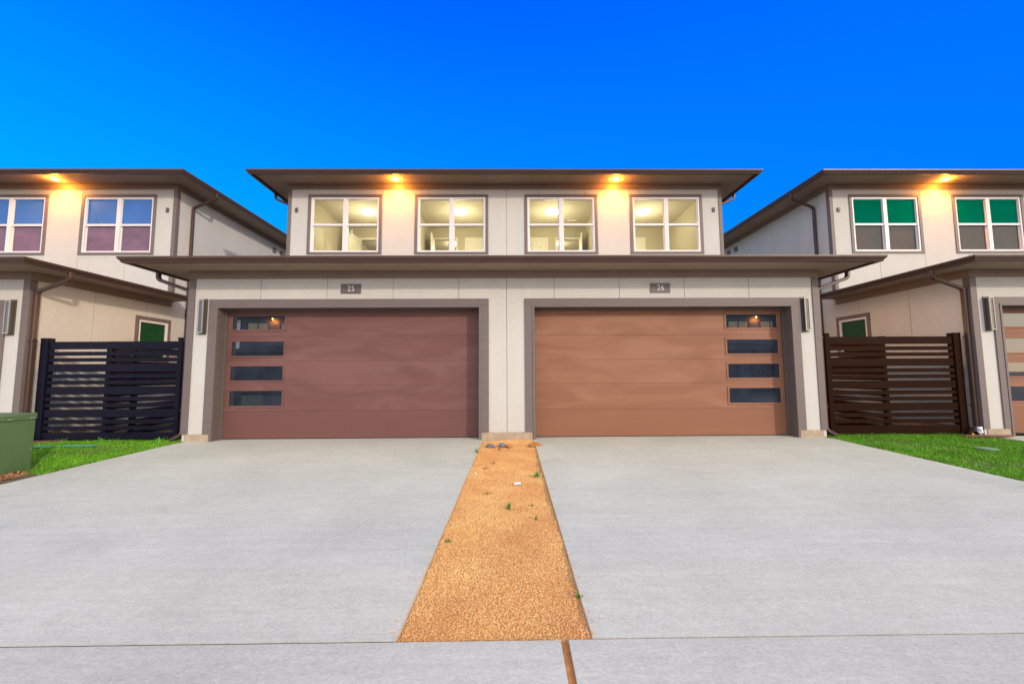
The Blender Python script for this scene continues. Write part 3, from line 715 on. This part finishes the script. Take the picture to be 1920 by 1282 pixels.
P = np.stack([xx, yy, gzv(yy)-.022+hh+.001*rng.random(n)], -1); S = np.stack([r*1.2, r, r*.8], -1)
g = scatter_mesh('gravel', OCT_V, OCT_F, P, S, rng.random(n)*6.28, M['pebble'], tilt=rng.normal(0, .5, (n, 2)))
tag(g, 'strip of orange-tan granite gravel between the two concrete driveways', 'gravel', kind='stuff')

n = 420
yy = YJ+(-.05-YJ)*rng.random(n); sd_ = rng.random(n) < .5; t = (yy-YJ)/(-YJ)
off = .002+.05*rng.random(n)**2.5+np.where(rng.random(n) < .06, .3*rng.random(n), 0)
xx = np.where(sd_, -.575+t*.13-off, .445+t*.04+off); r = .0025+.003*rng.random(n)
g = scatter_mesh('gravel', OCT_V, OCT_F, np.stack([xx, yy, gzv(yy)+r*.6], -1), np.stack([r*1.2, r, r*.8], -1), rng.random(n)*6.28, M['pebble'])
tag(g, 'loose gravel grains spilled over the driveway edges beside the strip', 'gravel', kind='stuff')

# lawns ---------------------------------------------------------------------
def lawn(s, label):
    inn = [5.93, 6.145] ; out = 8.95
    mb = MB()
    for a, b in ((YJ, -2.4), (-2.4, .0)):
        xi = lambda y: 5.93+(6.145-5.93)*(y/YJ)
        q = [(s*(xi(a)+.004), a, gz(a)-.012), (s*out, a, gz(a)-.012), (s*out, b, gz(b)-.012), (s*(xi(b)+.004), b, gz(b)-.012)]
        mb.quad(q if s > 0 else q[::-1])
    q = [(s*5.93, 0, -.012), (s*8.95, 0, -.012), (s*8.95, 3, -.005), (s*5.93, 3, -.005)]; mb.quad(q if s > 0 else q[::-1])
    tag(mb.build('lawn_soil', M['soil']), kind='structure')
    n = 150000
    y = -3.6+3.95*rng.random(n); xi = 5.93+(6.145-5.93)*(y/YJ)
    edge = .04+.05*np.sin(y*9+s)**2*rng.random(n)
    x = xi+.006+edge*rng.random(n)+(out+.6-xi)*rng.random(n)
    lim = np.where(y > -.02, 8.95, 9.55); ok = x < np.where(y > 0, 8.9, 8.97); x, y = x[ok], y[ok]
    if s < 0:                                  # bare patch by the cabinet
        ok = ~((x > 6.44) & (x < 7.27) & (y < -1.85)) & ~((y < -2.12+.15*rng.random(len(y)))); x, y = x[ok], y[ok]
    nn = len(x); cl = np.sin(x*5.1+2)*np.sin(y*6.3)+np.sin(x*13+y*9)*.5
    h = (.022+.022*rng.random(nn))*(1+.28*cl)
    h = h*np.where((rng.random(nn) < .012), 2.1, 1)
    thin = rng.random(nn) < np.clip(.78+.45*(np.sin(x*3.3+1)+np.sin(y*4.1+x*2)+.6*np.sin(x*11-y*8)), .25, 1)
    x, y, h, nn = x[thin], y[thin], h[thin], int(thin.sum())
    blade_v = [(-1, 0, 0), (1, 0, 0), (.75, .25, .55), (-.75, .25, .55), (0, .9, 1)]
    blade_f = [(0, 1, 2, 3), (3, 2, 4)]
    P = np.stack([s*x, y, gzv(y)-.013], -1); S = np.stack([.0022+.0012*rng.random(nn), h*.55, h], -1)
    o = scatter_mesh('lawn', blade_v, blade_f, P, S, rng.random(nn)*6.28, M['blade'], tilt=rng.normal(0, .25, (nn, 2)))
    tag(o, label, 'grass', kind='stuff')
lawn(-1, 'mown green grass left of the driveways, in front of the black fence')
lawn(1, 'mown green grass right of the driveways, in front of the brown fence')

# ------------------------------------------------------------------ fences
def fence(name, L_, ztop, m, label, loc, rot, lposts, group='slatted fences'):
    """along local +x from 0 to L_, boards on the y=0 face; lposts: (x0, x1, depth)"""
    root = empty(name, loc); root.rotation_euler = (0, 0, rot)
    tag(root, label, 'fence', group)
    mb = MB(); z = ztop; pat = [.146, .076, .072]; k = 0
    while z > .06:
        h = pat[k % 3]
        if z-h < .02: h = z-.02
        mb.box(.012, L_-.012, -.012, .012, z-h, z); z -= h+.0435; k += 1
    mb.build('slat_panel', m, root, .002)
    mb = MB()
    for q in (.45,): mb.box(L_*q-.03, L_*q+.03, .0125, .05, .04, ztop-.02)
    mb.build('rail', m, root)
    for a, b, d in lposts:
        mb = MB(); mb.box(a, b, -.035, d, -.02, ztop+.055); mb.box(a-.006, b+.006, -.041, d+.006, ztop+.0555, ztop+.068)
        mb.build('post', m, root, .004)
    return root
fence('fence', 2.43, 1.855, M['fencedark'], 'black horizontal slat fence in front of the left passage', (-8.66, .17, 0), 0, [(-.14, 0, .09), (2.43, 2.51, .06)])
fence('fence', 2.43, 1.885, M['fencebrown'], 'dark brown horizontal slat fence in front of the right passage', (6.235, .17, 0), 0, [(-.09, 0, .06), (2.43, 2.57, .09)])
fence('fence', 5.2, 1.80, M['fencedark'], 'slatted divider fence running back behind the black fence', (-7.56, .30, 0), R(90), [(-.02, .05, .05), (.42, .50, .05), (2.6, 2.68, .05)])
fence('fence', 5.2, 1.84, M['fencebrown'], 'slatted divider fence lit orange behind the brown fence', (7.46, .34, 0), R(90), [(-.02, .05, .05), (2.6, 2.68, .05)])

# ------------------------------------------------------------------ green cabinet and small things
cab = empty('utility_cabinet', (-6.86, -2.25, gz(-2.25)-.015))
tag(cab, 'green metal utility cabinet standing on the grass at the left edge', 'cabinet')
mb = MB(); W2, D2, H2 = .40, .40, .775
mb.loft([[(-W2+.0, -D2, 0), (W2-.0, -D2, 0), (W2-.0, D2, 0), (-W2+.0, D2, 0)], [(-W2-.015, -D2-.005, H2-.07), (W2+.012, -D2-.005, H2-.07), (W2+.012, D2, H2-.07), (-W2-.015, D2, H2-.07)]])
mb.build('body', M['boxgreen'], cab, .012)
mb = MB(); mb.loft([[(-W2-.022, -D2-.012, H2-.0695), (W2+.019, -D2-.012, H2-.0695), (W2+.019, D2+.01, H2-.0695), (-W2-.022, D2+.01, H2-.0695)], [(-W2-.022, -D2-.010, H2-.02), (W2+.019, -D2-.010, H2-.02), (W2+.017, D2+.01, H2+.02), (-W2-.02, D2+.01, H2+.02)]])
mb.build('lid', M['boxgreen'], cab, .012)
for by_ in (.10, .34):
    MB().box(W2+.020, W2+.036, by_-.03, by_+.03, H2-.060, H2-.036).build('latch', M['bolt'], cab, .005)
MB().box(W2+.0, W2+.018, .355, .372, .30, .32).build('rivet', M['bolt'], cab)

n = 900
x = -6.98+.90*rng.random(n); y = -2.42+.40*rng.random(n)
ok = (x < -6.145-.10+.0*y) & (y > -2.50+(x+6.5)*.35) ; x, y = x[ok], y[ok]; n = len(x)
hgt = .05*np.exp(-((x+6.62)/.28)**2)
P = np.stack([x, y, gzv(y)-.005+hgt*rng.random(n)], -1); S = np.stack([.008+.018*rng.random(n), .005+.006*rng.random(n), .002+.002*rng.random(n)], -1)
CUBE_V = [(x_, y_, z_) for z_ in (-1, 1) for y_ in (-1, 1) for x_ in (-1, 1)]
CUBE_F = [(0, 2, 3, 1), (4, 5, 7, 6), (0, 1, 5, 4), (2, 6, 7, 3), (0, 4, 6, 2), (1, 3, 7, 5)]
tag(scatter_mesh('wood_chips', CUBE_V, CUBE_F, P, S, rng.random(n)*6.28, M['chips'], tilt=rng.normal(0, .5, (n, 2))), 'heap of brown bark chips at the foot of the green cabinet', 'mulch', kind='stuff')

def rock(name, loc, sx_, sy_, sz_, m, label, cat, group=None, seed=1, rough=.18):
    import bmesh
    bm = bmesh.new(); bmesh.ops.create_icosphere(bm, subdivisions=3, radius=1)
    rr = random.Random(seed); ph = [rr.random()*6 for _ in range(6)]
    for v in bm.verts:
        p = v.co; k = 1+rough*(math.sin(3*p.x+ph[0])*math.sin(2.5*p.y+ph[1])+.5*math.sin(6*p.z+ph[2]+4*p.x)+.3*math.sin(9*p.y+ph[3]+5*p.x))
        v.co = Vector((p.x*sx_*k, p.y*sy_*k, max(p.z, -.25)*sz_*k))
    me = bpy.data.meshes.new(name); bm.to_mesh(me); bm.free(); me.materials.append(m)
    o = bpy.data.objects.new(name, me); C.objects.link(o); o.location = loc
    return tag(o, label, cat, group)
rock('rock', (-.275, -.60, gz(-.6)+.004), .075, .045, .045, M['rock'], 'small grey rock on the gravel, the left one of two', 'rock', 'rocks on the gravel', 1)
rock('rock', (-.085, -.575, gz(-.6)+.004), .065, .045, .05, M['rock'], 'small grey rock on the gravel, the right one of two', 'rock', 'rocks on the gravel', 2)
rock('clay_clod', (.03, -.60, gz(-.6)), .055, .05, .035, M['dirt'], 'rust brown clod of clay right beside the two grey rocks', 'clod', None, 3)
rock('dirt_mound', (.485, -.52, gz(-.5)-.012), .12, .10, .045, M['dirt'], 'small heap of orange clay spilled onto the right driveway', 'dirt', None, 4, .3)
rock('pale_stone', (.12, -2.62, gz(-2.62)-.008), .05, .035, .016, M['whitestone'], 'flat white stone lying in the gravel', 'stone', None, 5)
rock('pebble', (-.40, -2.2, gz(-2.2)-.008), .014, .012, .012, M['whitestone'], 'tiny white pebble near the left edge of the gravel', 'pebble', None, 6)

def tuft(name, loc, n, h, spread, m, label, cat='weed', group='weeds in the gravel', wd=.004, lean=.5):
    mb = MB(); rr = random.Random(hash(label) % 9999 if False else len(label)*7+n)
    for k in range(n):
        a = rr.random()*6.283; r0 = rr.random()*spread; bx_, by_ = r0*math.cos(a), r0*math.sin(a)
        hh_ = h*(.55+.6*rr.random()); ln = lean*hh_*(.3+rr.random()); a2 = rr.random()*6.283; dx, dy = math.cos(a2), math.sin(a2); sx2, sy2 = -dy*wd, dx*wd
        pts = []
        for t_, wk in ((0, 1), (.35, 1.1), (.7, .8), (1, .08)):
            px, py, pz = bx_+dx*ln*t_*t_, by_+dy*ln*t_*t_, hh_*(t_-.25*t_*t_*lean)
            pts.append(((px-sx2*wk, py-sy2*wk, pz), (px+sx2*wk, py+sy2*wk, pz)))
        for (p, q), (p2, q2) in zip(pts, pts[1:]): mb.quad([p, q, q2, p2])
    o = mb.build(name, m); o.location = loc
    return tag(o, label, cat, group)
W = [((.37, -2.33), 26, .085, .05, 'weed', 'largest green weed, on the right edge of the gravel'),
     ((.015, -3.42), 14, .085, .018, 'weed', 'upright green weed in the middle of the gravel strip'),
     ((.262, -3.68), 7, .07, .02, 'weed', 'thin green weed right of the middle of the gravel strip'),
     ((.440, -4.89), 12, .05, .03, 'weed', 'green weed at the right gravel edge nearest the pavement'),
     ((-.487, -1.03), 12, .11, .03, 'weed', 'tall thin weed at the left gravel edge near the house'),
     ((-.13, -.78), 8, .09, .012, 'weed', 'single green stalk in front of the two grey rocks'),
     ((-.475, -4.10), 16, .022, .035, 'weed', 'low green sprout on the left side of the gravel'),
     ((-.30, -1.95), 18, .03, .06, 'dryweed', 'dry brown weed with spread stems on the upper gravel'),
     ((-.20, -1.65), 14, .03, .05, 'dryweed', 'dry brown sprig, the one closer to the garage wall'),
     ((.255, -3.33), 5, .04, .012, 'weed', 'small sprout behind the thin weed on the right side'),
     ((-.22, -2.95), 12, .022, .05, 'dryweed', 'flat dry brown weed left of the white stone')]
for (p, n_, h_, sp_, mm, lb) in W: tuft('weed', (p[0], p[1], gz(p[1])-.018), n_, h_, sp_, M[mm], lb)
F = [(-8.05, 'L1'), (-7.35, 'L2'), (-6.75, 'L3'), (-6.40, 'L4'), (-6.28, 'L5'), (6.72, 'R1'), (6.52, 'R2'), (8.38, 'R3')]
LB = ['tall grass tuft under the left half of the black fence', 'tall grass tuft under the middle of the black fence', 'grass tuft right of the middle of the black fence',
      'bending grass tuft close to the right post of the black fence', 'pale grass tuft beside the elbow of the left downpipe', 'tallest grass tuft at the foot of the brown fence',
      'low grass tuft near the left post of the brown fence', 'grass tuft near the right post of the brown fence']
for (x_, _), lb in zip(F, LB): tuft('grass_tuft', (x_, -.02-.1*random.random(), -.01), 11, .13 if 'tall' in lb or 'pale' in lb else .09, .03, M['tuft'], lb, 'grass tuft', 'grass tufts along the fences', .0055, .7)

# bits lying about
mb = MB(); mb.box(-.42, .42, -.045, .045, 0, .022); o = mb.build('plank', M['plank'], bevel=.003); o.location = (8.83, -.12, .012); o.rotation_euler = (0, 0, R(-4))
tag(o, 'red-brown wooden plank on the grass at the right fence post', 'plank', 'loose planks')
mb = MB(); mb.box(-.26, .26, -.05, .05, 0, .018); o = mb.build('plank', M['plank'], bevel=.003); o.location = (-8.42, .07, .008); o.rotation_euler = (0, 0, R(3))
tag(o, 'mauve-brown board lying at the foot of the left fence post', 'plank', 'loose planks')
mb = MB(); mb.quad([(-.05, 0, 0), (0, -.02, .03), (.06, .0, .02), (.01, .03, .085)]).quad([(-.05, 0, 0), (.01, .03, .085), (-.02, .01, .1)]); o = mb.build('leaf', M['leafyellow']); o.scale = (.7, .7, .6); o.location = (8.66, -.05, .01)
sm = o.modifiers.new('solid', 'SOLIDIFY'); sm.thickness = .002
tag(o, 'curled yellow leaf leaning on the right fence post', 'leaf')
for (cx_, cy_, ln, lb) in ((-7.98, -.47, .27, 'pale blue plastic netting on the grass, the piece beside the cabinet'), (-7.35, -.41, .30, 'pale blue plastic netting on the grass, the piece further right')):
    mb = MB()
    for k in range(16):
        x0 = -ln+k*ln/8; mb.quad([(x0, -.055, .0), (x0+.018, -.055, .0), (x0+.034, .055, .0), (x0+.016, .055, .0)])
    for k in range(4): mb.quad([(-ln, -.055+k*.034, .003), (ln, -.055+k*.034, .003), (ln, -.047+k*.034, .003), (-ln, -.047+k*.034, .003)])
    o = mb.build('plastic_netting', M['net']); o.location = (cx_, cy_, gz(cy_)+.026); sm = o.modifiers.new('solid', 'SOLIDIFY'); sm.thickness = .002
    tag(o, lb, 'netting', 'pieces of plastic netting')
mb = MB(); mb.disc((0, 0, 0), .135, .016, 28); mb.disc((0, 0, .0165), .11, .005, 28); o = mb.build('valve_cover', M['valve'], bevel=.004); o.location = (7.62, -1.09, gz(-1.09)+.004)
tag(o, 'round grey-green valve cover sunk in the right lawn', 'valve cover')
# silver flexible end piece under the neighbour's downpipe
mb = MB(); rings = []; path = fillet([(8.865, .04, .16), (8.865, .02, .06), (8.66, -.06, .035)], .08, 10)
pts = []
for a, b in zip(path, path[1:]):
    for k in range(3): pts.append(a.lerp(b, k/3))
for i, p in enumerate(pts):
    t_ = (pts[min(i+1, len(pts)-1)]-pts[max(i-1, 0)]).normalized(); s_ = Vector((0, 1, 0)); s_ = (s_-t_*s_.dot(t_)).normalized(); n_ = t_.cross(s_)
    rr_ = .048+(.006 if i % 2 else 0); rings.append([p+s_*rr_*math.cos(6.283*k/14)+n_*rr_*math.sin(6.283*k/14) for k in range(14)])
mb.loft(rings, caps=False)
tag(mb.build('flexible_spout', M['silver'], smooth=True), 'silver corrugated spout at the foot of the right neighbour downpipe', 'spout')
